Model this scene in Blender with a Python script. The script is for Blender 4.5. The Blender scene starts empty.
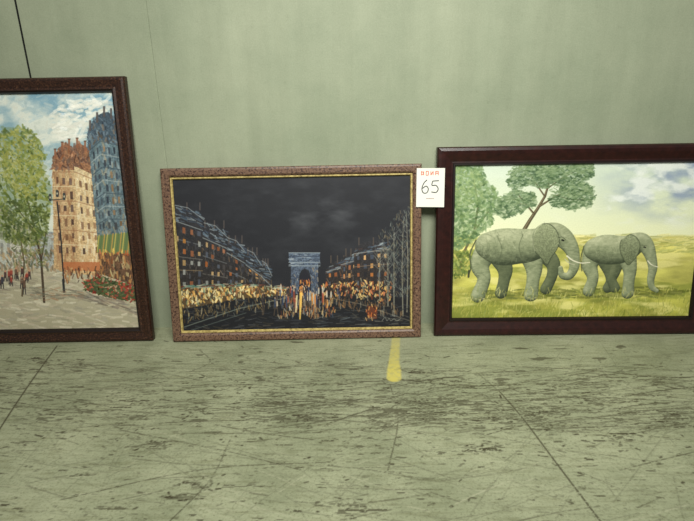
import bpy, numpy as np, math
from mathutils import Matrix, Vector
# ---------------- measured layout (metres / radians) ----------------
# per painting: (x of local origin, outer height, lean angle, small turn)
PL={"mid":(-0.22414,0.68732,0.15914,0.01018),"left":(-0.81057,1.01935,0.09735,0.00362),"right":(0.3305,0.74661,0.12765,-0.01483)}
w1,WL,WR=0.99885,.95,1.085
# working frames of the artist's sketches (any planar units; mapped onto each flat canvas)
QM=[(172.9,179.9),(410.2,175.3),(409.9,326.1),(183.9,330.6)]
QL=[(-116.7,96.8),(111.9,92.4),(139.0,327.2),(-67.3,330.7)]
QR=[(455.6,166.3),(706.0,162.3),(688.6,315.8),(451.9,318.0)]
QF=[(119.7,328.1),(586.8,320.9),(659.8,469.9),(52.8,477.7)]
# ---------------- helpers ----------------
rng=np.random.default_rng(7)
def lin(c):
    c=np.asarray(c,float); return np.where(c<=.04045,c/12.92,((c+.055)/1.055)**2.4)
def L8(r,g,b): return tuple(float(v) for v in lin(np.array([r,g,b])/255))
def vnoise(x,y,seed):
    xi=np.floor(x).astype(np.int64); yi=np.floor(y).astype(np.int64); fx=x-xi; fy=y-yi
    fx=fx*fx*(3-2*fx); fy=fy*fy*(3-2*fy)
    def h(a,b):
        n=(a*374761393+b*668265263+seed*974711)&0x7fffffff
        n=((n^(n>>13))*1274126177)&0x7fffffff
        return ((n^(n>>16))&0xffff)/65535.
    return (h(xi,yi)*(1-fx)+h(xi+1,yi)*fx)*(1-fy)+(h(xi,yi+1)*(1-fx)+h(xi+1,yi+1)*fx)*fy
def fbm(x,y,seed,o=4):
    v=0;a=.5;t=0
    for i in range(o):
        v=v+a*vnoise(x*2**i,y*2**i,seed+i*17); t+=a; a*=.5
    return v/t
def homog(src,dst):
    A=[];b=[]
    for (x,y),(u,v) in zip(src,dst):
        A.append([x,y,1,0,0,0,-u*x,-u*y]); b.append(u)
        A.append([0,0,0,x,y,1,-v*x,-v*y]); b.append(v)
    h=np.linalg.solve(np.array(A,float),np.array(b,float)); return np.append(h,1).reshape(3,3)
def smooth(pts,n=6):
    P=np.array(pts,float)
    if len(P)<3: return P
    Q=np.vstack([2*P[0]-P[1],P,2*P[-1]-P[-2]]); out=[]
    for i in range(1,len(Q)-2):
        for t in np.linspace(0,1,n,endpoint=False):
            out.append(.5*((2*Q[i])+(-Q[i-1]+Q[i+1])*t+(2*Q[i-1]-5*Q[i]+4*Q[i+1]-Q[i+2])*t*t+(-Q[i-1]+3*Q[i]-3*Q[i+1]+Q[i+2])*t**3))
    out.append(P[-1]); return np.array(out)
class Canvas:
    """a little oil-painting raster: brush marks laid into an array that becomes the vertex colours of a real canvas mesh"""
    def __init__(s,w,h,src,dst=None,bg=(0,0,0)):
        s.w,s.h=w,h; s.img=np.zeros((h,w,3))+np.array(bg)/255.
        s.H=homog(src,dst or [(0,0),(w-1,0),(w-1,h-1),(0,h-1)])
        a=s.T([src[0],src[1],src[2]]); 
        s.sc=np.linalg.norm(a[1]-a[0])/np.linalg.norm(np.array(src[1])-np.array(src[0]))
        Hi=np.linalg.inv(s.H); yy,xx=np.mgrid[0:h,0:w].astype(float)
        d=Hi[2,0]*xx+Hi[2,1]*yy+Hi[2,2]
        s.GX=(Hi[0,0]*xx+Hi[0,1]*yy+Hi[0,2])/d; s.GY=(Hi[1,0]*xx+Hi[1,1]*yy+Hi[1,2])/d
    def T(s,p):
        p=np.array(p,float); q=np.c_[p,np.ones(len(p))]@s.H.T; return q[:,:2]/q[:,2:]
    def sl(s,P,m):
        x0=int(max(0,np.floor(P[:,0].min()-m))); x1=int(min(s.w,np.ceil(P[:,0].max()+m)+1))
        y0=int(max(0,np.floor(P[:,1].min()-m))); y1=int(min(s.h,np.ceil(P[:,1].max()+m)+1))
        if x1<=x0 or y1<=y0: return None
        yy,xx=np.mgrid[y0:y1,x0:x1].astype(float); return (slice(y0,y1),slice(x0,x1)),xx,yy
    def blend(s,S,m,c):
        c=np.asarray(c,float)
        if c.max()>1.5: c=c/255.
        m=m[...,None]; s.img[S]=s.img[S]*(1-m)+c*m
    def inside(s,P,xx,yy):
        r=np.zeros(xx.shape,bool); n=len(P)
        for i in range(n):
            x1,y1=P[i]; x2,y2=P[(i+1)%n]
            if y1==y2: continue
            r^=((yy<y1)!=(yy<y2))&(xx<(x2-x1)*(yy-y1)/(y2-y1)+x1)
        return r
    def poly(s,pts,c,a=1,jit=0,c2=None,tex=0):
        P=s.T(pts); R=s.sl(P,jit*s.sc+1)
        if R is None: return
        S,xx,yy=R
        X,Y=xx,yy
        if jit:
            k=.25/max(jit,.5); X=xx+(fbm(xx*k,yy*k,3,2)-.5)*2.4*jit*s.sc; Y=yy+(fbm(xx*k,yy*k,9,2)-.5)*2.4*jit*s.sc
        m=sum(s.inside(P,X+dx,Y+dy).astype(float) for dx,dy in [(-.25,-.25),(.25,-.25),(.25,.25),(-.25,.25)])/4
        col=np.zeros(xx.shape+(3,))+np.array(c)/255.
        if c2 is not None:
            t=np.clip((yy-P[:,1].min())/max(1,np.ptp(P[:,1])),0,1)[...,None]; col=col*(1-t)+np.array(c2)/255.*t
        if tex: col=col*(1+tex*(fbm(xx*.35,yy*.35,21,3)-.5)*2)[...,None]
        m=(m*a)[...,None]; s.img[S]=s.img[S]*(1-m)+np.clip(col,0,1)*m
    def line(s,pts,w,c,a=1,taper=0,add=False):
        P=s.T(pts); n=len(P); r=np.zeros(n)+w*s.sc/2
        if taper: r=r*(1-taper*np.linspace(0,1,n))
        R=s.sl(P,r.max()+1.5)
        if R is None: return
        S,xx,yy=R; M=np.zeros(xx.shape)
        for i in range(n-1):
            d=P[i+1]-P[i]; L=d@d+1e-9; t=np.clip(((xx-P[i][0])*d[0]+(yy-P[i][1])*d[1])/L,0,1)
            q=np.hypot(xx-P[i][0]-t*d[0],yy-P[i][1]-t*d[1]); M=np.maximum(M,np.clip(r[i]*(1-t)+r[i+1]*t-q+.5,0,1)*min(1,w*s.sc))
        s.blend(S,M*a,c)
    def tube(s,pts,rad,dk,md,lt,seed=1,wr=.2,cast=0.0):
        k=smooth([(x,y,r) for (x,y),r in zip(pts,rad)],5); P=s.T(k[:,:2]); r=k[:,2]*s.sc
        R=s.sl(P,r.max()+1)
        if R is None: return
        S,xx,yy=R; best=np.full(xx.shape,9.); nx=np.zeros(xx.shape); ny=nx.copy()
        for i in range(len(P)-1):
            d=P[i+1]-P[i]; L=d@d+1e-9; t=np.clip(((xx-P[i][0])*d[0]+(yy-P[i][1])*d[1])/L,0,1)
            ex=xx-P[i][0]-t*d[0]; ey=yy-P[i][1]-t*d[1]; rr=r[i]*(1-t)+r[i+1]*t; q=np.hypot(ex,ey)/rr
            b=q<best; best=np.where(b,q,best); nx=np.where(b,ex/rr,nx); ny=np.where(b,ey/rr,ny)
        m=np.clip((1-best)*r.mean()+.3,0,1)
        sh=.54-.42*(nx*.3+ny*1.0)-.26*best**5+wr*(fbm(xx*.11,yy*.11,seed,4)-.5)*1.3+wr*.5*(vnoise(xx*.12,yy*.5,seed+5)-.5)
        sh=np.clip(sh,0,1)[...,None]; dk,md,lt=[np.array(v)/255. for v in (dk,md,lt)]
        col=np.where(sh<.5,dk+(md-dk)*sh*2,md+(lt-md)*(sh-.5)*2)
        m=m[...,None]; s.img[S]=s.img[S]*(1-m)+col*m
    def dabs(s,pl,n,L,w,ang,av,cols,a=.9,cv=12):
        pl=np.array(pl,float); lo,hi=pl.min(0),pl.max(0); k=0; it=0
        while k<n and it<40:
            it+=1; q=rng.uniform(lo,hi,(n,2)); q=q[s.inside(pl,q[:,0],q[:,1])]
            for x,y in q[:n-k]:
                t=math.radians(ang+rng.normal()*av); l=L*rng.uniform(.5,1.3)/2; c=np.array(cols[rng.integers(len(cols))])+rng.normal(0,cv)
                s.line([(x-l*math.cos(t),y-l*math.sin(t)),(x+l*math.cos(t),y+l*math.sin(t))],w*rng.uniform(.6,1.3),np.clip(c,2,255),a); k+=1
    def grid(s,q,nx,ny,c,fw=.5,fh=.55,a=.9,cv=12,skip=0):
        q=np.array(q,float)
        def B(u,v): return (q[0]*(1-u)+q[1]*u)*(1-v)+(q[3]*(1-u)+q[2]*u)*v
        for i in range(nx):
            for j in range(ny):
                if rng.random()<skip: continue
                u=(i+.5)/nx+rng.normal()*.03/nx; v=(j+.5)/ny+rng.normal()*.05/ny; du=fw/nx/2*rng.uniform(.75,1.15); dv=fh/ny/2*rng.uniform(.75,1.15)
                cc=np.array(c[rng.integers(len(c))] if isinstance(c,list) else c)+rng.normal(0,cv)
                s.poly([B(u-du,v-dv),B(u+du,v-dv),B(u+du,v+dv),B(u-du,v+dv)],np.clip(cc,2,255),a)
def R(x0,y0,x1,y1): return [(x0,y0),(x1,y0),(x1,y1),(x0,y1)]
# ---------------- painting: Paris by night ----------------
def paint_night():
    c=Canvas(690,460,QM,bg=(33,34,40)); X,Y=c.GX,c.GY
    n=fbm(X/38,Y/16,5,5); n2=fbm(X/14,Y/8,15,4)
    base=np.array([32,33,38])/255.; cl=np.array([80,82,86])/255.
    m=np.clip((n-.50)*2.6,0,1)*np.exp(-((X-305)/85)**2-((Y-212)/26)**2)+.2*np.clip((n2-.45)*2,0,1)
    c.img[:]=base+(cl-base)*m[...,None]
    c.poly([(172,300),(300,288),(413,300),(413,340),(172,340)],(24,25,29),.9,2)
    BL=[(70,86,102),(90,108,122),(50,60,76),(136,146,150)]
    OR=[(206,122,54),(226,160,84),(166,84,46),(120,74,52)]
    bl=[[(172,206),(180,204),(186,210),(198,216),(203,224),(204,304),(172,312)],
        [(203,228),(207,222),(218,225),(226,236),(228,301),(203,305)],
        [(227,242),(231,237),(240,240),(246,250),(246,299),(227,302)],
        [(246,254),(250,249),(257,253),(261,260),(261,297),(246,300)],
        [(261,264),(265,260),(271,266),(272,296),(261,298)]]
    for k,b in enumerate(bl):
        c.poly(b,(42,43,48),1,.5,(40,35,32),.35)
        x0=min(p_[0] for p_ in b); x1_=max(p_[0] for p_ in b); yt=min(p_[1] for p_ in b); y1=300-k*2
        c.dabs([(x0,yt+1),(x1_-2,yt+9),(x1_,yt+24),(x0,yt+16)],44-6*k,5,1.2,28,12,BL,.6)
        c.dabs([(x0,yt+16),(x1_,yt+26),(x1_,y1-12),(x0,y1-10)],60-8*k,4,1.0,84,16,[(62,64,70),(56,48,46),(86,80,74),(100,82,62)],.6)
        for j,(o0,o1,col) in enumerate([(16,25,(140,148,148)),(34,40,(98,102,104)),(52,54,(104,100,94)),(66,65,(124,106,80))]):
            if yt+o1< y1-6: c.line([(x0,yt+o0),(x1_,yt+o1*1.0+2)],1.0,col,.65)
        nx=[4,4,3,2,2][k]; ny=[6,5,4,3,2][k]
        c.grid([(x0+1,yt+17),(x1_-1,yt+27),(x1_-1,y1-12),(x0+1,y1-10)],nx,ny,[(170,100,52),(196,138,74),(136,80,48),(66,72,84),(136,138,132),(28,28,34),(180,148,100),(60,56,56)],.4,.5,.8,12,.14)
        for cx in np.linspace(x0+2,x1_-4,3): c.line([(cx,yt+6),(cx,yt-1)],1.2,(80,72,68),.8)
        c.line([(x1_,yt+18),(x1_,y1)],.8,(24,24,28),.7)
        c.line([(x0+1,yt+1),((x0+x1_)/2,yt+4),(x1_,yt+16)],.9,(146,154,156),.6)
    c.poly([(172,289),(204,287),(240,285),(290,288),(290,295),(240,299),(172,311)],(92,72,44),.8,1)
    c.dabs([(174,290),(240,285),(288,288),(288,295),(240,298),(174,308)],380,2.8,1.4,88,25,[(226,194,116),(196,140,76),(184,170,124),(230,216,164),(114,134,108),(140,90,54),(62,54,46),(216,176,100),(60,56,50)],.75)
    c.dabs([(174,286),(240,283),(288,287),(288,289),(240,286),(174,290)],70,6,1.1,-3,8,[(80,116,104),(156,156,134),(106,62,48)],.7)
    # arch of triumph
    c.poly([(289,253),(320,253),(320,262),(318,263),(318,294),(311,294),(311,277),(309,271),(305,268.5),(301,271),(299,277),(299,294),(291,294),(291,263),(289,262)],(78,90,106),1,.3,(62,70,84),.5)
    c.dabs([(290,254),(319,254),(318,266),(291,266)],60,4,.9,0,8,[(110,124,138),(60,70,86),(134,142,148)],.65)
    c.dabs([(291,266),(299,266),(299,293),(291,293)],34,3,.9,80,18,[(108,122,134),(54,62,80),(130,118,100)],.7)
    c.dabs([(311,266),(318,266),(318,293),(311,293)],34,3,.9,80,18,[(108,122,134),(54,62,80),(130,118,100)],.7)
    for y in (253,256.5,262.5,266): c.line([(289,y),(320,y)],.9,(140,150,156) if y!=256.5 else (44,52,70),.8)
    c.poly([(299.5,294),(299.5,277),(305,269.5),(310.5,277),(310.5,294)],(32,32,40),.9); c.dabs(R(300,280,310,294),24,3,1.1,90,20,OR+[(230,200,150)],.7)
    br=[[(326,270),(332,263),(342,258),(346,290),(326,291)],[(341,262),(346,254),(356,251),(358,294),(341,292)],[(354,254),(360,244),(374,240),(386,243),(390,300),(354,296)]]
    for k,b in enumerate(br):
        c.poly(b,(42,42,46),1,.5,(42,34,30),.35); xs=[q[0] for q in b]; x0,x1_=min(xs),max(xs); yt=min(q[1] for q in b)
        c.dabs([(x0+1,yt+10),(x1_,yt+1),(x1_,yt+10),(x0+1,yt+16)],30+8*k,4,1.1,-18,12,BL+[(70,50,46)],.6)
        c.dabs([(x0+1,yt+14),(x1_,yt+11),(x1_,288),(x0+1,288)],30+8*k,4,1.0,86,14,[(70,60,54),(100,78,58),(60,62,70)],.6)
        c.grid([(x0+1,yt+14),(x1_-1,yt+11),(x1_-1,288),(x0+1,288)],[3,3,5][k],[2,3,4][k],[(190,118,58),(152,88,50),(200,150,90),(66,74,88),(30,30,36)],.4,.5,.8,12,.12)
        c.line([(x0,yt+14),(x1_,yt+9)],.9,(142,140,134),.7); c.line([(x0,yt+27),(x1_,yt+24)],.8,(124,104,84),.7)
        for cx in np.linspace(x0+5,x1_-2,3): c.line([(cx,yt+5),(cx,yt-2)],1.2,(80,70,62),.8)
    c.dabs([(322,284),(360,280),(392,283),(392,303),(360,298),(322,294)],250,2.8,1.3,88,25,[(206,144,76),(180,100,56),(220,188,118),(130,68,44),(150,146,122),(52,44,38),(196,166,100),(54,48,44)],.75)
    for x,y0,y1,ln in [(394,232,312,0),(402,222,316,1),(408,212,312,-1),(388,250,306,0),(379,256,300,1)]:
        c.line([(x+ln,y1),(x,(y0+y1)/2),(x+ln*1.5,y0)],1.3,(124,120,104),.85,.6)
        for i in range(12):
            yy=rng.uniform(y0,y1-25); s_=rng.choice([-1,1]); c.line([(x,yy),(x+s_*rng.uniform(3,8),yy-rng.uniform(5,12))],.6,(134,136,124),.6,.5)
    c.dabs([(378,236),(400,212),(413,205),(413,296),(386,298)],480,3.2,.8,75,30,[(94,102,94),(62,72,68),(130,134,124),(50,56,56),(116,104,78)],.5)
    # street with reflections
    c.dabs([(172,306),(290,296),(325,296),(413,306),(413,334),(172,336)],460,7,1.0,2,10,[(46,50,56),(60,64,70),(26,28,32),(76,78,78),(86,78,62)],.42)
    c.line([(176,330),(238,309),(290,297)],1.0,(130,140,126),.55); c.line([(180,334),(246,313)],.9,(96,108,100),.5); c.line([(413,322),(360,304),(325,297)],1.0,(120,112,94),.5)
    c.dabs([(172,312),(240,300),(290,296),(276,306),(176,326)],150,4,1.0,84,18,[(146,116,66),(92,82,62),(110,116,102),(180,150,90)],.42)
    c.dabs([(322,296),(392,302),(405,316),(340,308)],90,4,1.0,84,18,[(146,102,60),(92,74,56),(170,128,78)],.42)
    c.dabs([(285,294),(330,294),(338,316),(278,318)],180,4,1.1,88,14,[(180,116,62),(206,172,110),(130,70,48),(186,182,166),(78,90,106)],.55)
    for i in range(60):
        x=rng.normal(304,18); y=rng.uniform(292,308); hgt=rng.uniform(3.5,7)*(1+(y-292)/22)
        c.line([(x,y-hgt),(x,y)],1.6,[(34,28,34),(140,64,50),(196,136,70),(190,184,168),(54,66,92),(44,40,46)][rng.integers(6)],.8); c.line([(x,y-hgt-1.2),(x,y-hgt-.6)],1.2,(200,164,130),.65)
        c.line([(x,y+1),(x+rng.normal(),y+hgt)],1.1,(124,98,70),.38)
    c.line([(301,294),(300,319)],3.0,(240,196,96),.75,.5); c.line([(297,296),(296,312)],1.6,(244,226,170),.7)
    for i in range(30):
        x=rng.uniform(195,395); y=rng.uniform(300,318); c.line([(x,y-5),(x,y)],1.1,(150,142,122),.5)
    c.poly(R(367,306,377,319),(96,50,32),.9,.5); c.dabs(R(366,305,378,320),18,3,1.1,80,20,[(190,106,54),(200,154,90),(50,30,26)],.8)
    c.dabs([(310,318),(400,314),(400,330),(310,332)],60,8,.8,-3,6,[(84,92,94),(112,108,96)],.4)
    sg=smooth([(382,321),(385,317.5),(387,321),(389,318.5),(391,321),(394,319),(397,321),(401,318.5)],4); c.line(sg,.6,(150,150,138),.6)
    return c
# ---------------- painting: Paris boulevard by day ----------------
def paint_day():
    c=Canvas(560,660,QL,bg=(160,180,180)); X,Y=c.GX,c.GY
    n=fbm(X/34,Y/22,31,5); t=np.clip((Y-90)/150,0,1)[...,None]
    top=np.array([120,158,176])/255.; low=np.array([200,206,190])/255.; wh=np.array([222,224,210])/255.
    c.img[:]=top*(1-t)+low*t; m=np.clip((n-.48)*5,0,1)[...,None]*.9; c.img[:]=c.img*(1-m)+wh*m
    c.dabs(R(-120,88,125,215),700,7,2.6,-15,35,[(222,224,212),(200,210,200),(160,186,194),(136,168,182),(214,210,194)],.26)
    c.dabs([(50,112),(70,100),(108,98),(112,112),(90,118),(84,142),(56,138)],170,7,2.8,-10,20,[(236,234,222),(224,224,210)],.5)
    # ground
    c.poly([(-140,262),(60,262),(100,272),(146,290),(146,345),(-140,345)],(180,172,146),1,1,(156,150,124))
    c.dabs([(-140,266),(60,264),(146,292),(146,342),(-140,342)],1300,8,2.2,4,12,[(204,198,172),(178,168,142),(158,152,132),(190,174,152),(146,142,126),(212,204,180)],.4)
    for x0,x1_,yt,col in [(-120,-86,170,(140,140,130)),(-86,-50,190,(176,160,130)),(-50,-18,205,(150,156,150)),(-18,14,208,(180,182,170)),(10,36,222,(192,188,172)),(30,56,232,(164,168,162))]:
        c.poly([(x0,yt+6),(x0+5,yt),(x1_-5,yt),(x1_,yt+6),(x1_,268),(x0,268)],col,.95,1,None,.2); c.dabs(R(x0,yt,x1_,yt+9),24,5,1.6,0,10,[(120,130,138),(140,122,106)],.5)
        c.grid(R(x0+2,yt+12,x1_-2,260),4,4,(122,120,116),.4,.5,.6)
    c.dabs(R(-10,250,56,270),130,5,2,80,20,[(120,110,90),(150,120,90),(80,84,66),(196,170,130)],.6)
    # cream apartment building
    c.poly([(52,168),(56,156),(62,150),(70,152),(76,146),(84,150),(90,160),(96,176),(101,276),(62,272),(54,268)],(200,176,134),1,.6,(186,154,112),.25)
    rf=[(51,170),(53,156),(58,148),(66,142),(72,147),(79,143),(88,148),(92,158),(96,178),(74,170)]
    c.poly(rf,(124,88,68),.95,1.0,(150,108,78),.4); c.dabs(rf,100,4,1.8,80,25,[(100,72,60),(154,104,74),(176,128,92),(116,96,84),(88,64,56),(136,112,88)],.75)
    c.poly([(74,166),(96,176),(101,276),(80,274)],(214,194,152),.9,.5,(200,166,120),.25)
    c.dabs([(52,170),(74,170),(78,272),(56,268)],210,4.5,1.8,88,14,[(164,122,86),(148,106,76),(192,160,120),(180,142,104)],.6)
    c.dabs([(76,170),(96,180),(101,272),(80,272)],210,4.5,1.8,88,14,[(228,210,172),(212,186,144),(196,164,120),(232,220,190)],.55)
    c.grid([(54,174),(73,174),(78,258),(57,256)],3,6,[(92,64,52),(76,58,54),(118,86,64)],.42,.5,.8); c.grid([(77,176),(95,184),(100,256),(81,258)],3,6,[(112,82,62),(90,74,68),(148,114,84)],.42,.5,.8)
    for j in range(6): c.line([(53,172+14.4*j),(75,172+14.6*j),(97,181+13*j)],1.0,(228,212,172) if j%2 else (140,98,72),.65)
    for x,y in [(55,152),(62,145),(69,142),(77,141),(85,144),(91,152)]: c.line([(x,y+6),(x,y-2)],2.2,(142,94,68),.85); c.line([(x-1,y-3),(x+1,y-3)],1.2,(84,62,52),.9)
    c.poly([(62,262),(100,262),(102,272),(62,270)],(178,106,66),.85,.6); c.dabs(R(62,268,100,282),80,4,1.5,85,20,[(90,66,50),(144,94,64),(66,54,48),(200,160,110)],.75)
    # tall slate-blue building
    c.poly([(89,150),(88,132),(93,122),(100,114),(108,112),(118,120),(150,236),(150,290),(102,272),(97,236)],(92,114,122),1,.6,(98,108,108),.3)
    rf=[(88,150),(87,134),(92,122),(99,114),(108,112),(118,120),(121,146),(100,140)]
    c.poly(rf,(60,74,86),.9,.8,(78,94,106),.4); c.dabs(rf,80,4,1.8,80,22,[(50,60,70),(92,108,120),(112,128,134),(70,84,94),(104,90,76)],.7)
    c.dabs([(90,150),(100,142),(122,148),(134,234),(99,236)],350,5,1.8,84,16,[(122,142,150),(76,96,108),(146,160,162),(98,112,114),(66,82,92),(162,148,120)],.5)
    c.grid([(91,150),(99,144),(106,232),(99,234)],2,7,(54,58,66),.4,.5,.8); c.grid([(101,143),(121,146),(131,230),(107,232)],4,7,[(50,56,66),(62,62,64),(140,110,78)],.42,.52,.8)
    for j in range(7): c.line([(90+1.3*j,150+12.4*j),(100+1.1*j,141+13*j),(121+2*j,146+12.2*j)],1.0,(168,176,172) if j%2 else (54,66,76),.6)
    for x,y in [(90,124),(97,116),(104,110),(111,112)]: c.line([(x,y+6),(x,y-3)],2.2,(84,78,76),.9)
    # awnings, shop fronts
    c.poly([(97,236),(150,230),(150,254),(97,253)],(104,118,72),.95,.6)
    for i in range(13): c.line([(99+2.8*i,235-.3*i),(97+2.8*i,252)],1.1,[(208,186,96),(80,108,70),(204,152,78)][i%3],.7)
    c.poly([(98,253),(150,254),(150,292),(101,274)],(110,80,58),1,.6,(84,66,52),.3); c.dabs([(98,254),(146,256),(146,288),(101,274)],130,5,1.6,86,16,[(192,140,82),(148,94,62),(64,54,46),(186,168,120)],.65)
    c.dabs([(98,250),(146,250),(146,256),(98,255)],40,3,1.4,85,15,[(194,100,56),(220,184,94)],.7)
    # flower bed
    c.poly([(84,281),(100,276),(146,290),(146,304),(110,298),(84,290)],(64,72,46),.95,1.5)
    c.dabs([(82,282),(98,275),(146,288),(146,304),(110,298),(84,290)],280,2.2,1.7,20,50,[(152,56,46),(176,84,62),(126,48,42),(84,96,58),(190,150,122),(64,76,48),(98,108,68)],.8)
    c.dabs([(80,292),(112,298),(146,308),(146,318),(104,306),(76,298)],90,8,1.6,14,8,[(120,112,98),(104,100,92),(140,124,108)],.55)
    # tree
    tr=[(-30,160),(-14,140),(4,128),(22,126),(36,134),(44,152),(49,176),(51,204),(47,232),(32,246),(8,242),(-16,236),(-30,210)]
    c.line([(44,302),(41,260),(34,226),(26,196)],2.8,(70,58,46),.95,.4); c.line([(41,262),(46,232)],1.4,(70,58,46),.9); c.line([(22,296),(24,262),(18,222)],2.0,(84,70,52),.9,.4); c.line([(34,230),(14,205)],1.4,(74,60,46),.9)
    c.poly(tr,(112,126,66),.35,4)
    c.dabs(tr,1050,3.6,2.1,60,50,[(96,112,54),(118,132,62),(78,94,48),(140,146,74)],.65)
    c.dabs([(-20,150),(20,126),(42,152),(47,200),(20,196)],520,2.8,1.7,50,50,[(160,164,86),(178,176,104),(132,142,70),(148,148,72)],.6)
    c.dabs([(0,200),(50,205),(46,244),(6,242)],300,3,1.9,60,50,[(82,94,50),(104,114,60),(66,80,46)],.65)
    c.dabs([(10,236),(48,236),(46,268),(14,266)],110,3,1.7,60,50,[(106,114,68),(136,134,82),(86,94,58)],.6)
    c.dabs([(-100,150),(-60,130),(-36,160),(-40,230),(-96,236)],420,4.4,2.6,60,50,[(150,140,66),(182,150,70),(110,110,54)],.75); c.line([(-64,302),(-66,230),(-70,190)],3,(66,52,40),.9,.4)
    # street lamp
    c.line([(64,290),(61,240),(57,202)],1.5,(40,42,46),.95); c.line([(50,200),(64,199)],1.0,(40,42,46),.9)
    for x,y in [(50,197),(57,193),(64,196)]: c.line([(x,y-2),(x,y+3)],2.8,(60,64,64),.95); c.line([(x,y),(x,y+1)],1.2,(220,214,180),.9)
    c.line([(63,280),(64,292)],2.6,(44,44,46),.9)
    # people
    for i in range(32):
        x=rng.choice([rng.uniform(-110,34),rng.uniform(-6,30)]); y=rng.uniform(276,296); hg=rng.uniform(9,14)*(y-240)/46
        col=[(76,52,50),(50,50,62),(150,66,54),(100,76,62),(206,190,160),(66,76,100)][rng.integers(6)]
        c.line([(x,y-hg*.78),(x,y-hg*.4)],2.8,col,.9); c.line([(x-.8,y-hg*.4),(x-1.2,y)],1.2,(54,50,50),.85); c.line([(x+.8,y-hg*.4),(x+1.4,y)],1.2,(54,50,50),.85)
        c.line([(x,y-hg*.9),(x,y-hg*.95)],1.8,(190,140,110),.95); c.line([(x,y+.5),(x+8,y+2)],1.6,(130,120,106),.45)
    c.dabs([(30,286),(80,290),(90,300),(30,300)],90,6,1.4,5,10,[(130,122,104),(110,108,94),(156,120,92)],.5)
    return c
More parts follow.
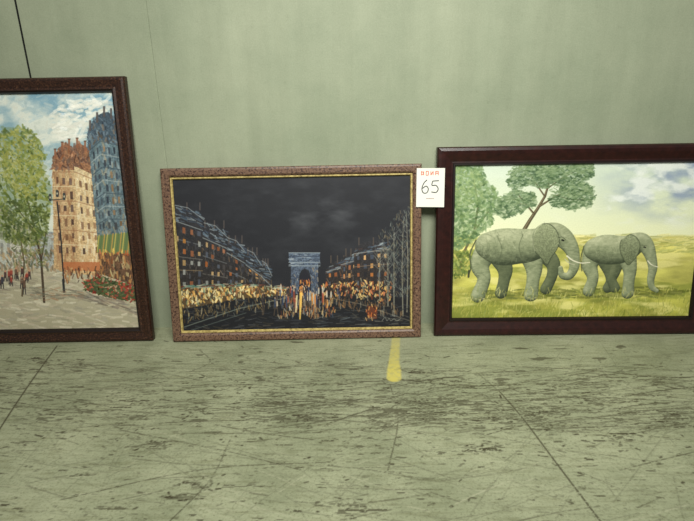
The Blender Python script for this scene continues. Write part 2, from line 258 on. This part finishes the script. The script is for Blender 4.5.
# ---------------- painting: elephants ----------------
def paint_eleph():
    c=Canvas(760,500,QR,bg=(205,212,180)); X,Y=c.GX,c.GY
    a=np.array
    t=np.clip((Y-165)/72,0,1)[...,None]; img=a([196,208,190])/255.*(1-t)+a([224,226,184])/255.*t
    n=fbm(X/30,Y/13,51,5)
    rt=np.clip((X-590)/60,0,1)*np.clip((226-Y)/30,0,1)
    m=(rt*np.clip((n-.34)*3.2,0,1))[...,None]*.9; img=img*(1-m)+a([138,152,172])/255.*m
    m=(np.clip((fbm(X/20,Y/11,77,5)-.5)*5,0,1)*np.clip((X-560)/60,.15,1)*np.clip((232-Y)/20,0,1))[...,None]*.85; img=img*(1-m)+a([224,228,220])/255.*m
    g=np.clip((Y-236-2*np.sin(X/19.)-3*(n-.5))/3,0,1)[...,None]
    tt=np.clip((Y-238)/80,0,1)[...,None]; gr=a([212,204,116])/255.*(1-tt)+a([156,156,66])/255.*tt
    n3=fbm(X/26,Y/7,91,5)[...,None]; gr=gr*(.7+.55*n3); m=np.clip((fbm(X/34,Y/9,12,4)-.5)*6,0,1)[...,None]*.55; gr=gr*(1-m)+a([112,122,50])/255.*m
    m=np.clip((fbm(X/30,Y/8,23,4)-.52)*6,0,1)[...,None]*.7; gr=gr*(1-m)+a([224,216,140])/255.*m
    c.img[:]=img*(1-g)+gr*g
    c.dabs(R(450,234,700,246),240,9,1.4,0,6,[(192,186,124),(218,210,142),(160,164,104),(226,218,150),(134,144,88)],.45)
    c.dabs([(640,244),(694,236),(694,256),(640,252)],70,7,1.6,-5,10,[(182,182,104),(150,156,86)],.45)
    # back foliage left
    lf=[(450,160),(482,164),(486,180),(498,192),(503,206),(492,214),(494,224),(480,234),(466,246),(450,256)]
    c.line([(458,275),(464,252),(474,232),(478,206),(474,180)],3.0,(96,84,58),.9,.5); c.line([(474,232),(488,212)],1.6,(96,84,58),.9)
    c.poly(lf,(100,128,84),.4,3)
    c.dabs(lf,760,3.0,2.2,20,50,[(90,118,74),(108,134,84),(74,100,64),(128,150,98)],.5)
    c.dabs([(452,165),(480,168),(484,200),(456,210)],260,2.6,1.7,20,50,[(130,152,98),(108,132,84),(148,166,112)],.5)
    c.dabs([(450,252),(474,250),(482,262),(474,272),(450,280)],190,3.2,2.2,40,50,[(94,112,50),(118,132,64),(76,92,44),(146,152,78)],.65)
    # acacia
    for L_,w in [([(524,230),(530,220),(538,208),(545,196),(549,182)],4.4),([(534,214),(524,202),(516,192)],2.2),([(540,206),(556,196),(572,190)],2.2),([(545,197),(536,184),(530,174)],1.8),([(548,188),(562,178),(574,172)],1.6),([(556,196),(574,200),(584,199)],1.3),([(526,204),(508,204)],1.1)]:
        c.line(L_,w,(78,70,50),.95,.55); c.line([(x-.6,y) for x,y in L_],w*.3,(146,132,98),.6,.5)
    for pl,nn in [([(506,184),(513,169),(530,164),(552,164),(556,178),(548,188),(528,186),(514,190)],380),([(546,172),(558,163),(592,162),(594,176),(578,186),(552,186)],360),([(494,213),(500,199),(516,190),(534,193),(536,205),(522,213),(504,219)],300),([(548,198),(562,186),(588,182),(596,194),(591,206),(572,210),(552,206)],340)]:
        c.poly(pl,(90,114,78),.42,3); c.dabs(pl,nn,3.0,1.5,-4,28,[(76,100,66),(96,120,82),(60,84,56),(120,140,100)],.58)
        q=a(pl)*[1,.55]+[0,a(pl)[:,1].min()*.45]; c.dabs(q,nn//3,3,1.2,-4,28,[(136,154,114),(114,136,96)],.55)
    # elephants
    DK,MD,LT=(56,64,46),(128,136,104),(198,200,164); FD,FM,FL=(42,50,36),(86,94,68),(128,134,100)
    WK=[(80,88,64),(94,102,76),(172,176,142)]
    def shadow(pl,n): c.dabs(pl,n,10,1.8,2,7,[(108,112,52),(90,98,44),(124,124,60)],.55)
    shadow([(468,291),(560,289),(596,292),(590,298),(480,300)],170); shadow([(582,289),(660,287),(690,291),(670,297),(590,297)],140)
    # rear elephant
    c.tube([(604,258),(610,272),(611,281),(608,288)],[8.5,6.4,5.4,5.6],FD,FM,FL,3); c.tube([(619,258),(615,272),(612,280),(615,288)],[7.5,5.8,5,5.4],FD,FM,FL,4)
    c.tube([(593,254),(590,266),(593,278),(589,291)],[11,8.2,6.0,6.6],DK,MD,LT,5)
    c.tube([(627,256),(630,270),(629,281),(628,293)],[10,7.2,6.0,6.6],DK,MD,LT,6)
    c.tube([(595,249),(605,249.5),(618,250),(628,248),(634,246)],[12,16,15.4,13.4,10.5],DK,MD,LT,7,.22)
    c.line(smooth([(584,246),(581,258),(582,271)]),1.2,(76,82,60),.9)
    c.dabs([(586,244),(600,238),(620,240),(618,262),(590,262)],40,5,.5,75,22,WK,.26)
    c.tube([(634,243),(641,242),(647,247),(651,257),(653,268),(651,279),(652,287),(657,291)],[11,9.8,7.8,5.8,4.8,4.0,3.2,2.2],DK,MD,LT,8,.2)
    ear2=smooth([(627,236),(621,241),(620,250),(623,258),(628,265),(633,261),(638,254),(640,245),(637,238),(631,234.5),(627,236)],5)
    c.poly(ear2,(140,147,114),1,0,(94,102,74),.25); c.line(ear2[4:],.9,(58,66,46),.6); c.dabs(ear2,26,5,.5,72,18,WK,.3)
    c.line(smooth([(648,261),(652,265),(658,267)]),1.3,(216,212,186),.95,.4); c.line([(644,247),(645.5,247.5)],1.4,(26,28,22),1); c.line([(641,245),(647,246)],.5,(56,62,46),.8)
    for k in range(6): c.line([(648.5+.3*k,257+4*k),(655-.2*k,258+4*k)],.5,(84,90,66),.4)
    # front elephant
    c.tube([(498,255),(505,269),(504,281),(501,293)],[11,8.2,6.2,6.6],FD,FM,FL,13); c.tube([(543,252),(553,264),(552,276),(546,289)],[10,7.6,5.8,6.2],FD,FM,FL,14)
    c.tube([(487,250),(480,265),(484,279),(478,296)],[13,10,7.0,7.8],DK,MD,LT,15,.2)
    c.tube([(530,252),(534,268),(533,281),(531,295)],[12.5,9,6.9,7.6],DK,MD,LT,16,.2)
    c.tube([(489,245.5),(502,247),(518,246.5),(532,245),(543,240)],[14.5,20,19.2,17.5,14],DK,MD,LT,17,.25)
    c.line(smooth([(476,240),(470,254),(471,267),(469,274)]),1.4,(76,82,60),.95); c.line([(469,271),(468.5,277)],2.2,(54,58,42),.9)
    c.line(smooth([(523,234),(519,248),(524,262)]),1.0,(80,88,64),.5); c.line(smooth([(497,236),(502,250),(496,264)]),1.0,(80,88,64),.45)
    c.dabs([(478,240),(495,230),(530,231),(528,262),(482,262)],80,6,.55,75,22,WK,.28); c.dabs([(476,256),(488,256),(486,290),(476,292)],20,5,.5,5,14,WK,.3); c.dabs([(527,260),(538,262),(536,292),(527,292)],18,5,.5,5,14,WK,.3)
    c.tube([(546,236),(555,234.5),(564,239),(571,248),(574,258),(574,268),(569,276),(562,275),(560.5,268)],[14,12.4,10.2,7.8,6.2,5.2,4.5,3.6,2.4],DK,MD,LT,18,.22)
    ear=smooth([(542,224),(536,230),(533,241),(535,251),(541,258),(547,265),(551,258),(557,249),(559.5,240),(556,230),(549,224),(542,224)],5)
    c.poly(ear,(148,155,120),1,0,(94,102,74),.25); c.line(ear[8:],1.0,(54,62,44),.65); c.line(ear[:16],.8,(186,190,154),.6); c.dabs(ear,44,6,.5,72,18,WK,.3)
    for k in range(8): c.line([(567.5+.5*k,247+3.3*k),(579-.6*k,248+3.5*k)],.5,(80,88,64),.42)
    c.dabs([(556,230),(568,236),(572,248),(560,250)],16,3.5,.5,35,25,WK,.3)
    c.line(smooth([(567,256),(573,260.5),(581,263),(590,262.5)]),1.5,(220,216,190),.95,.45); c.line(smooth([(565,259),(569,263),(575,265)]),1.1,(180,178,150),.85,.4)
    c.line([(562,240),(563.6,240.6)],1.7,(24,26,20),1); c.line(smooth([(558,238),(562,237),(566,240)]),.6,(56,62,44),.8)
    for x,y in [(475,299),(479,300),(483,299),(528,298),(532,299),(535,298)]: c.line([(x,y),(x+1.2,y)],1.2,(180,176,136),.8)
    # foreground grasses
    for yy in range(288,322,4): c.dabs(R(450,yy,694,yy+5),90,4+(yy-286)*.06,.8,-78,22,[(168,166,80),(130,138,58),(200,192,110),(106,118,52),(212,204,128)],.42)
    c.dabs([(452,308),(560,312),(694,308),(694,322),(452,322)],200,5,.9,-75,24,[(104,118,48),(134,142,60),(162,158,78)],.5)
    return c
# ---------------- mesh from canvas ----------------
def new(name,me,par=None):
    o=bpy.data.objects.new(name,me); bpy.context.collection.objects.link(o)
    if par: o.parent=par
    return o
def gridmesh(name,xs,ys,img,zf=0):
    h,w=len(ys),len(xs); v=np.zeros((h,w,3)); v[...,0]=xs[None,:]; v[...,1]=ys[:,None]; v[...,2]=zf
    i=np.arange(h*w).reshape(h,w); q=np.stack([i[1:,:-1],i[1:,1:],i[:-1,1:],i[:-1,:-1]],-1).reshape(-1,4)
    me=bpy.data.meshes.new(name); me.vertices.add(h*w); me.vertices.foreach_set('co',v.reshape(-1).astype(np.float32))
    me.loops.add(q.size); me.loops.foreach_set('vertex_index',q.reshape(-1).astype(np.int32))
    me.polygons.add(len(q)); me.polygons.foreach_set('loop_start',(np.arange(len(q))*4).astype(np.int32)); 
    me.update(calc_edges=True); me.validate()
    at=me.color_attributes.new('paint','FLOAT_COLOR','POINT'); c4=np.ones((h*w,4),np.float32); c4[:,:3]=img.reshape(-1,3); at.data.foreach_set('color',c4.reshape(-1))
    return me
def mat(name,col=(.5,.5,.5),rough=.5,spec=.5):
    m=bpy.data.materials.new(name); m.use_nodes=True; b=m.node_tree.nodes['Principled BSDF']
    b.inputs['Base Color'].default_value=(*col,1); b.inputs['Roughness'].default_value=rough; b.inputs['Specular IOR Level'].default_value=spec; return m,m.node_tree,b
def noise(nt,scale,detail=4,rough=.55,vec=None):
    n=nt.nodes.new('ShaderNodeTexNoise'); n.inputs['Scale'].default_value=scale; n.inputs['Detail'].default_value=detail; n.inputs['Roughness'].default_value=rough
    if vec is None:
        tc=nt.nodes.new('ShaderNodeTexCoord'); vec=tc.outputs['Object']
    nt.links.new(vec,n.inputs['Vector']); return n
def ramp(nt,src,stops,interp='LINEAR'):
    r=nt.nodes.new('ShaderNodeValToRGB'); r.color_ramp.interpolation=interp; e=r.color_ramp.elements
    while len(e)<len(stops): e.new(.5)
    for el,(p_,c) in zip(e,stops): el.position=p_; el.color=(*c,1)
    nt.links.new(src,r.inputs[0]); return r
def mix(nt,f_,a,b,mode='MIX'):
    m=nt.nodes.new('ShaderNodeMix'); m.data_type='RGBA'; m.blend_type=mode
    for s_,v in ((m.inputs[0],f_),(m.inputs[6],a),(m.inputs[7],b)):
        if isinstance(v,(int,float)): s_.default_value=v
        elif isinstance(v,tuple): s_.default_value=(*v,1)
        else: nt.links.new(v,s_)
    return m.outputs[2]
def bump(nt,b,src,st,dist):
    n=nt.nodes.new('ShaderNodeBump'); n.inputs['Strength'].default_value=st; n.inputs['Distance'].default_value=dist; nt.links.new(src,n.inputs['Height']); nt.links.new(n.outputs[0],b.inputs['Normal'])
def mat_canvas(name,rough):
    m,nt,b=mat(name,rough=rough,spec=.3); a=nt.nodes.new('ShaderNodeVertexColor'); a.layer_name='paint'
    n=noise(nt,260,3); r=ramp(nt,n.outputs[0],[(.3,(.92,.92,.92)),(.7,(1.08,1.08,1.08))])
    nt.links.new(mix(nt,1.0,a.outputs[0],r.outputs[0],'MULTIPLY'),b.inputs['Base Color']); bump(nt,b,n.outputs[0],.2,.001); return m
def mat_speckle(name,stops,scale,rough,spec=.5):
    m,nt,b=mat(name,rough=rough,spec=spec); n=noise(nt,scale,6,.75); r=ramp(nt,n.outputs[0],stops); nt.links.new(r.outputs[0],b.inputs['Base Color']); bump(nt,b,n.outputs[0],.15,.001); return m
def frame_mesh(name,w,h,x0,prof,mats,bands):
    """mitred moulding: each (inset,height) ring is a rectangle; bands give material index per strip"""
    V=[];F=[];MI=[]
    for ins,z in prof: V+=[(x0+ins,ins,z),(x0+w-ins,ins,z),(x0+w-ins,h-ins,z),(x0+ins,h-ins,z)]
    for k in range(len(prof)-1):
        for j in range(4):
            a=4*k+j; b=4*k+(j+1)%4; F.append((a,b,b+4,a+4)); MI.append(bands[k])
    k=len(prof)-1
    for j in range(4):
        a=4*k+j; b=4*k+(j+1)%4; F.append((a,b,(j+1)%4,j)); MI.append(0)
    me=bpy.data.meshes.new(name); me.from_pydata(V,[],F); 
    for m in mats: me.materials.append(m)
    me.polygons.foreach_set('material_index',MI); me.update(); return me
def pose(key):
    xw,h,a,g=PL[key]
    X=Vector((math.cos(g),math.sin(g),0)); Y=Vector((-math.sin(g)*math.sin(a),math.cos(g)*math.sin(a),math.cos(a))); Z=X.cross(Y)
    return Matrix(((X.x,Y.x,Z.x,xw),(X.y,Y.y,Z.y,-h*math.sin(a)-.003),(X.z,Y.z,Z.z,0.0),(0,0,0,1)))
def build(key,cv,w,m,x0,prof,bands,mats,rough):
    h=PL[key][1]
    e=bpy.data.objects.new("framed_painting",None); bpy.context.collection.objects.link(e); e.empty_display_size=.1
    e.matrix_world=pose(key)
    new("moulding",frame_mesh("moulding",w,h,x0,prof,mats,bands),e)
    hh,ww=cv.img.shape[:2]
    me=gridmesh("painted_canvas",np.linspace(x0+m,x0+w-m,ww),np.linspace(h-m,m,hh),lin(np.clip(cv.img,0,1)))
    me.materials.append(mat_canvas("oil_paint_"+key,rough)); o=new("painted_canvas",me,e); o.location=(0,0,.014)
    bw=bpy.data.meshes.new("backboard"); z0,z1=.003,.008; i_=m*.7
    vs=[(x,y,z) for z in (z0,z1) for x,y in ((x0+i_,i_),(x0+w-i_,i_),(x0+w-i_,h-i_),(x0+i_,h-i_))]
    bw.from_pydata(vs,[],[(3,2,1,0),(4,5,6,7),(0,1,5,4),(1,2,6,5),(2,3,7,6),(3,0,4,7)]); bm_,_,_=mat("hardboard",L8(110,84,58),.8); bw.materials.append(bm_); new("backboard",bw,e)
    return e
# materials
granite=mat_speckle("mottled_brown_moulding",[(.34,L8(26,16,14)),(.45,L8(64,44,37)),(.53,L8(126,98,78)),(.58,L8(74,52,43)),(.68,L8(166,138,108))],130,.4,.35)
gold=mat_speckle("gilt_fillet",[(.35,L8(120,102,56)),(.6,L8(194,174,110))],90,.4)
wine=mat_speckle("dark_wine_moulding",[(.36,L8(20,12,9)),(.5,L8(44,26,19)),(.6,L8(70,44,31)),(.70,L8(118,90,62))],170,.38,.35)
darklip,_,_=mat("dark_lip",L8(24,14,12),.4,.35)
mahog=mat_speckle("mahogany_moulding",[(.3,L8(28,13,12)),(.6,L8(46,21,18)),(.75,L8(58,28,23))],40,.3,.35)
build("mid",paint_night(),w1,.043,-w1/2,[(0,0),(0,.024),(.003,.029),(.009,.030),(.026,.030),(.032,.026),(.034,.022),(.035,.024),(.040,.024),(.043,.018),(.043,.008),(.02,0)],[0,0,0,0,0,0,2,1,1,2,2],[granite,gold,darklip],.5)
build("left",paint_day(),WL,.055,-WL,[(0,0),(0,.022),(.004,.029),(.012,.031),(.036,.027),(.044,.030),(.050,.027),(.055,.018),(.055,.008),(.02,0)],[0,0,0,0,0,1,1,1,0],[wine,darklip],.5)
build("right",paint_eleph(),WR,.072,0,[(0,0),(0,.022),(.005,.030),(.015,.032),(.028,.030),(.055,.022),(.060,.0225),(.062,.025),(.068,.025),(.072,.017),(.072,.008),(.02,0)],[0,0,0,0,0,0,1,1,1,1,0],[mahog,darklip],.45)
# price tag, stuck on the top right corner of the night painting's frame
def tag():
    h=PL["mid"][1]; M=pose("mid")
    N=M.copy(); N.translation=M@Vector((w1/2-.022,h-.164,.0312))
    N=N@Matrix.Rotation(math.radians(-1.0),4,'Z')
    cw,ch=.104,.147; V=[];F=[]; nx,ny=8,10
    def zz(u,v): return .014*u*u+.002*(1-v)**2+.004*u
    for z in (0,.0006):
        for j in range(ny+1):
            for i in range(nx+1):
                u=i/nx; v=j/ny; V.append((u*cw,v*ch,z+zz(u,v)))
    n=(nx+1)*(ny+1)
    for j in range(ny):
        for i in range(nx):
            q=j*(nx+1)+i; F.append((n+q,n+q+1,n+q+nx+2,n+q+nx+1)); F.append((q+nx+1,q+nx+2,q+1,q))
    for i in range(nx): F+= [(i,i+1,n+i+1,n+i)]; b=ny*(nx+1)+i; F+=[(b+1,b,n+b,n+b+1)]
    for j in range(ny): b=j*(nx+1); F+=[(b+nx+1,b,n+b,n+b+nx+1)]; b+=nx; F+=[(b,b+nx+1,n+b+nx+1,n+b)]
    me=bpy.data.meshes.new("price_tag"); me.from_pydata(V,[],F); m,_,_=mat("white_card",L8(218,218,208),.7); me.materials.append(m)
    t=new("price_tag",me); t.matrix_world=N
    def stroke(name,lines,hw,col,lift):
        """flat ribbons of ink following the card"""
        V=[];F=[]
        for l in lines:
            l=smooth(l,6) if len(l)>2 else np.array([np.array(l[0])*(1-k)+np.array(l[1])*k for k in np.linspace(0,1,5)])
            P=l*np.array([cw,ch]); d=np.gradient(P,axis=0); d/=np.linalg.norm(d,axis=1)[:,None]+1e-9; nn=np.c_[-d[:,1],d[:,0]]*hw
            b=len(V)
            for p_,q_ in zip(P+nn,P-nn):
                for s_ in (p_,q_): V.append((s_[0],s_[1],.0006+lift+zz(s_[0]/cw,s_[1]/ch)))
            for k in range(len(P)-1): F.append((b+2*k,b+2*k+1,b+2*k+3,b+2*k+2))
        me=bpy.data.meshes.new(name); me.from_pydata(V,[],F); mm,_,_=mat(name,col,.6); me.materials.append(mm); new(name,me,t)
    stroke("handwritten_65",[[(.38,.70),(.27,.62),(.20,.48),(.25,.37),(.38,.37),(.43,.47),(.35,.54),(.22,.48)],[(.80,.68),(.58,.67)],[(.58,.67),(.56,.56),(.70,.56),(.78,.47),(.71,.38),(.54,.39)]],.0017,L8(36,36,42),.0006)
    stroke("printed_header",[[(x,.82),(x,.92)] for x in (.17,.25,.34,.42,.51,.59,.68,.77)]+[[(.17,.92),(.25,.87),(.17,.82)],[(.34,.92),(.42,.92)],[(.34,.82),(.42,.82)],[(.51,.82),(.59,.92)],[(.68,.87),(.77,.87)],[(.68,.92),(.77,.92)]],.0013,L8(200,92,56),.0006)
    stroke("printed_line",[[(.36,.22),(.64,.22)]],.0009,L8(150,110,96),.0006)
tag()
# ---------------- floor ----------------
FX,FY=np.linspace(-1.55,1.55,1100),np.linspace(0,-1.2,440)
def m2r(X,Y): return ((X+1.55)/3.1*1099,(-Y)/1.2*439)
fc=Canvas(1100,440,QF,[m2r(-1,0),m2r(1,0),m2r(.8,-.9),m2r(-.8,-.9)],(0,0,0)); fc.sc=1
def mk(ch,pts,w,a,br=.38):
    P=fc.T(pts); r=max(w/2,.4); Rr=fc.sl(P,r+1.5)
    if Rr is None: return
    S,xx,yy=Rr; M=np.zeros(xx.shape)
    for i in range(len(P)-1):
        d=P[i+1]-P[i]; L=d@d+1e-9; t=np.clip(((xx-P[i][0])*d[0]+(yy-P[i][1])*d[1])/L,0,1)
        M=np.maximum(M,np.clip(r-np.hypot(xx-P[i][0]-t*d[0],yy-P[i][1]-t*d[1])+.5,0,1))
    M*=.3+.7*(vnoise(xx*.45,yy*.9,int(rng.integers(99)))>br)
    fc.img[S+(ch,)]=np.maximum(fc.img[S+(ch,)],M*a)
def scr(n,x0,x1_,y0,y1,Lm,w,a,ang=0,av=4,ch=0):
    for i in range(n):
        x=rng.uniform(x0,x1_); y=rng.uniform(y0,y1); L=Lm*rng.exponential(1)+4; t=math.radians(ang+rng.normal()*av)
        k=rng.normal()*.05*L; mk(ch,smooth([(x-L/2*math.cos(t),y-L/2*math.sin(t)),(x,y+k*.3),(x+L/2*math.cos(t),y+L/2*math.sin(t))],3),w*rng.uniform(.5,1.5),a*rng.uniform(.4,1))
scr(190,-20,700,345,372,18,.9,.55,0,4); scr(360,-20,700,368,434,32,1.1,.85,0,5); scr(170,260,700,372,432,46,1.7,.95,-2,6)
scr(190,-20,700,430,525,34,1.2,.6,2,12); scr(90,0,420,360,388,34,1.2,.8,-2,3); scr(80,-20,700,350,520,60,.9,.5,-35,25); scr(40,-20,700,360,520,60,.9,.5,40,18)
scr(140,-20,700,345,520,30,1.3,.5,5,20,1)
for i in range(1500):
    if rng.random()<.68: x,y=rng.uniform(-10,700),rng.normal(400,22)
    else: x,y=rng.uniform(-20,700),rng.uniform(346,525)
    L=rng.exponential(3.6)+1; mk(0,[(x,y),(x+L,y+rng.normal()*.8)],rng.uniform(.8,2.6),rng.uniform(.5,1))
# areas where the paint has flaked down to dark concrete
fl=fbm(fc.GX/20,fc.GY/3.2,141,5); fl2=fbm(fc.GX/60,fc.GY/18,61,3)
dens=.085*np.exp(-((fc.GY-402)/28)**2)*(.6+.4*np.clip((fc.GX-150)/300,0,1))+.04*(fl2-.5)*2
fc.img[...,0]=np.maximum(fc.img[...,0],np.clip((fl-(.75-dens))*20,0,.7)*(fc.GY>338))
for x,y,s_ in [(40,362,14),(75,365,12),(655,383,16),(205,485,14),(180,497,9),(480,448,10),(300,420,12),(560,425,22),(640,430,24),(590,402,18),(420,402,16),(250,392,18),(130,400,14),(500,418,20),(530,410,18),(350,505,12),(150,445,10),(610,440,14),(400,416,16),(455,385,14),(680,415,14)]:
    for i in range(30): 
        u=x+rng.normal()*s_; v=y+rng.normal()*s_*.24; mk(0,[(u,v),(u+rng.exponential(5),v+rng.normal()*.8)],rng.uniform(1,3.0),rng.uniform(.5,1))
mk(0,smooth([(57,346),(38,372),(16,404),(-6,438)]),1.8,1,.05); mk(0,smooth([(500,392),(524,420),(560,468),(604,526)]),1.8,.9,.15); mk(0,smooth([(476,372),(500,392)]),1.3,.7)
for l in [[(372,420),(402,402),(440,388),(470,384)],[(380,432),(420,410),(452,394)],[(0,396),(120,388),(262,384)],[(200,412),(330,400),(430,404)],[(430,404),(540,396),(694,402)],[(180,372),(330,366),(470,372)],[(120,430),(230,452),(300,470)],[(520,372),(600,366),(694,372)],[(60,500),(200,470),(330,462)],[(620,470),(694,452)],[(200,350),(210,362),(190,372)],[(300,408),(420,398),(560,412),(694,408)],[(90,404),(240,410),(380,424)],[(390,384),(398,420),(388,470)],[(230,440),(210,480),(170,521)]]: mk(0,smooth(l),1.3,.8)
# old yellow paint dribble
def soft(pts,rad,amp):
    P=fc.T(pts); S,xx,yy=fc.sl(P,max(rad)+4); M=np.zeros(xx.shape)
    for i in range(len(P)-1):
        d=P[i+1]-P[i]; t=np.clip(((xx-P[i][0])*d[0]+(yy-P[i][1])*d[1])/(d@d+1e-9),0,1); rr=rad[i]*(1-t)+rad[i+1]*t; aa=amp[i]*(1-t)+amp[i+1]*t
        M=np.maximum(M,np.clip((rr-np.hypot(xx-P[i][0]-t*d[0],yy-P[i][1]-t*d[1]))/2.2+.5,0,1)*aa)
    M*=.5+.5*np.clip(fbm(xx*.3,yy*.3,8,3)*2.2-.3,0,1); fc.img[S+(2,)]=np.maximum(fc.img[S+(2,)],M); fc.img[S+(0,)]*=(1-.6*M)
soft([(396,338),(395,350),(394,362),(394,371),(394,378)],[5.8,6.2,6.8,8.8,9.0],[.45,.6,.75,.9,.9])
img=fc.img; img=np.pad(img,((0,1),(1,1),(0,0)),mode='edge'); img[-1]=0; img[:,0]=0; img[:,-1]=0
me=gridmesh("floor",np.r_[-3.5,FX,3.5],np.r_[FY,-5.5],img)
m,nt,b=mat("worn_painted_concrete",rough=.5,spec=.35); a=nt.nodes.new('ShaderNodeVertexColor'); a.layer_name='paint'; sp=nt.nodes.new('ShaderNodeSeparateColor'); nt.links.new(a.outputs[0],sp.inputs[0])
n1=noise(nt,3.2,8,.65); r1=ramp(nt,n1.outputs[0],[(.3,L8(120,125,99)),(.5,L8(140,144,117)),(.72,L8(156,159,131))])
tc=nt.nodes.new('ShaderNodeTexCoord'); mp=nt.nodes.new('ShaderNodeMapping'); mp.inputs['Scale'].default_value=(1,7,1); nt.links.new(tc.outputs['Object'],mp.inputs[0])
n2=noise(nt,9,8,.7,mp.outputs[0]); r2=ramp(nt,n2.outputs[0],[(.35,(.78,.77,.72)),(.5,(1,1,1)),(.7,(1.08,1.08,1.07))])
c1=mix(nt,1.0,r1.outputs[0],r2.outputs[0],'MULTIPLY')
n4=noise(nt,140,4,.7); r4=ramp(nt,n4.outputs[0],[(.36,(.74,.73,.68)),(.46,(1,1,1)),(.66,(1.1,1.1,1.1))]); c1=mix(nt,1.0,c1,r4.outputs[0],'MULTIPLY')
n5=noise(nt,60,6,.75,mp.outputs[0]); r5=ramp(nt,n5.outputs[0],[(.58,(0,0,0)),(.66,(.5,.5,.5))]); c1=mix(nt,r5.outputs[0],c1,L8(88,82,60))
c2=mix(nt,sp.outputs[1],c1,L8(170,170,144)); c3=mix(nt,sp.outputs[0],c2,L8(58,52,36)); c4=mix(nt,sp.outputs[2],c3,L8(196,184,92))
nt.links.new(c4,b.inputs['Base Color']); bump(nt,b,n4.outputs[0],.2,.002); me.materials.append(m); new("floor",me)
# ---------------- wall with panel joints ----------------
def groove(x,w,d): return [(x-w,0),(x-w*.5,d),(x+w*.5,d),(x+w,0)]
prof=[(-3.5,0)]+groove(-1.166,.0035,.012)+groove(-.709,.004,.0018)+[(3.5,0)]
V=[(x,y,z) for z in (0,3.2) for x,y in prof]; n=len(prof); F=[(i,i+1,n+i+1,n+i) for i in range(n-1)]
me=bpy.data.meshes.new("wall_back"); me.from_pydata(V,[],F)
m,nt,b=mat("sage_painted_wall",rough=.6,spec=.3); n1=noise(nt,1.8,7,.65); r1=ramp(nt,n1.outputs[0],[(.3,L8(128,137,115)),(.7,L8(152,158,135))])
n2=noise(nt,45,5,.7); r2=ramp(nt,n2.outputs[0],[(.25,(.86,.86,.84)),(.4,(1,1,1)),(.7,(1.03,1.03,1.03))])
n3=noise(nt,22,2,.5); r3=ramp(nt,n3.outputs[0],[(.20,(.55,.52,.46)),(.235,(1,1,1))]); cc=mix(nt,1.0,r1.outputs[0],r2.outputs[0],'MULTIPLY'); cc=mix(nt,1.0,cc,r3.outputs[0],'MULTIPLY')
n6=noise(nt,200,3,.7); r6=ramp(nt,n6.outputs[0],[(.3,(.91,.91,.90)),(.7,(1.08,1.08,1.08))]); cc=mix(nt,1.0,cc,r6.outputs[0],'MULTIPLY')
tc=nt.nodes.new('ShaderNodeTexCoord'); mp=nt.nodes.new('ShaderNodeMapping'); mp.inputs['Scale'].default_value=(6,1,.5); nt.links.new(tc.outputs['Object'],mp.inputs[0])
n7=noise(nt,2.2,6,.65,mp.outputs[0]); r7=ramp(nt,n7.outputs[0],[(.3,(.93,.93,.92)),(.7,(1.05,1.05,1.05))]); cc=mix(nt,1.0,cc,r7.outputs[0],'MULTIPLY')
nt.links.new(cc,b.inputs['Base Color']); bump(nt,b,n2.outputs[0],.15,.003)
me.materials.append(m); dk,_,_=mat("joint_gap_sealant",L8(30,32,28),.9); me.materials.append(dk)
for i in (1,2,3): me.polygons[i].material_index=1
new("wall_back",me)
# ---------------- camera, light ----------------
yaw,pitch,roll=-0.0088,0.32579,-0.01912
cy,sy=math.cos(yaw),math.sin(yaw); cp,sp_=math.cos(pitch),math.sin(pitch)
f_=Vector((sy*cp,cy*cp,-sp_)); r0=Vector((cy,-sy,0)); u0=r0.cross(f_); r_=r0*math.cos(roll)+u0*math.sin(roll); u_=u0*math.cos(roll)-r0*math.sin(roll)
c=bpy.data.cameras.new("camera"); co=bpy.data.objects.new("camera",c); bpy.context.collection.objects.link(co)
co.matrix_world=Matrix(((r_[0],u_[0],-f_[0],0),(r_[1],u_[1],-f_[1],-2.01404),(r_[2],u_[2],-f_[2],.97),(0,0,0,1)))
c.sensor_width=36; c.lens=26.88; bpy.context.scene.camera=co
l=bpy.data.lights.new("ceiling_light",'AREA'); l.energy=46; l.shape='RECTANGLE'; l.size=1.5; l.size_y=.8; l.color=(1,.995,.93); l.spread=math.radians(105); lo=bpy.data.objects.new("ceiling_light",l); bpy.context.collection.objects.link(lo); lo.location=(.2,-2.2,2.45)
lo.rotation_euler=(Vector((.2,-2.2,2.45))-Vector((.1,-.15,.4))).to_track_quat('Z','Y').to_euler()
w=bpy.data.worlds.new("world"); bpy.context.scene.world=w; w.use_nodes=True; w.node_tree.nodes['Background'].inputs[0].default_value=(.98,1,.92,1); w.node_tree.nodes['Background'].inputs[1].default_value=.23
bpy.context.scene.view_settings.view_transform='Standard'
bpy.context.view_layer.update()
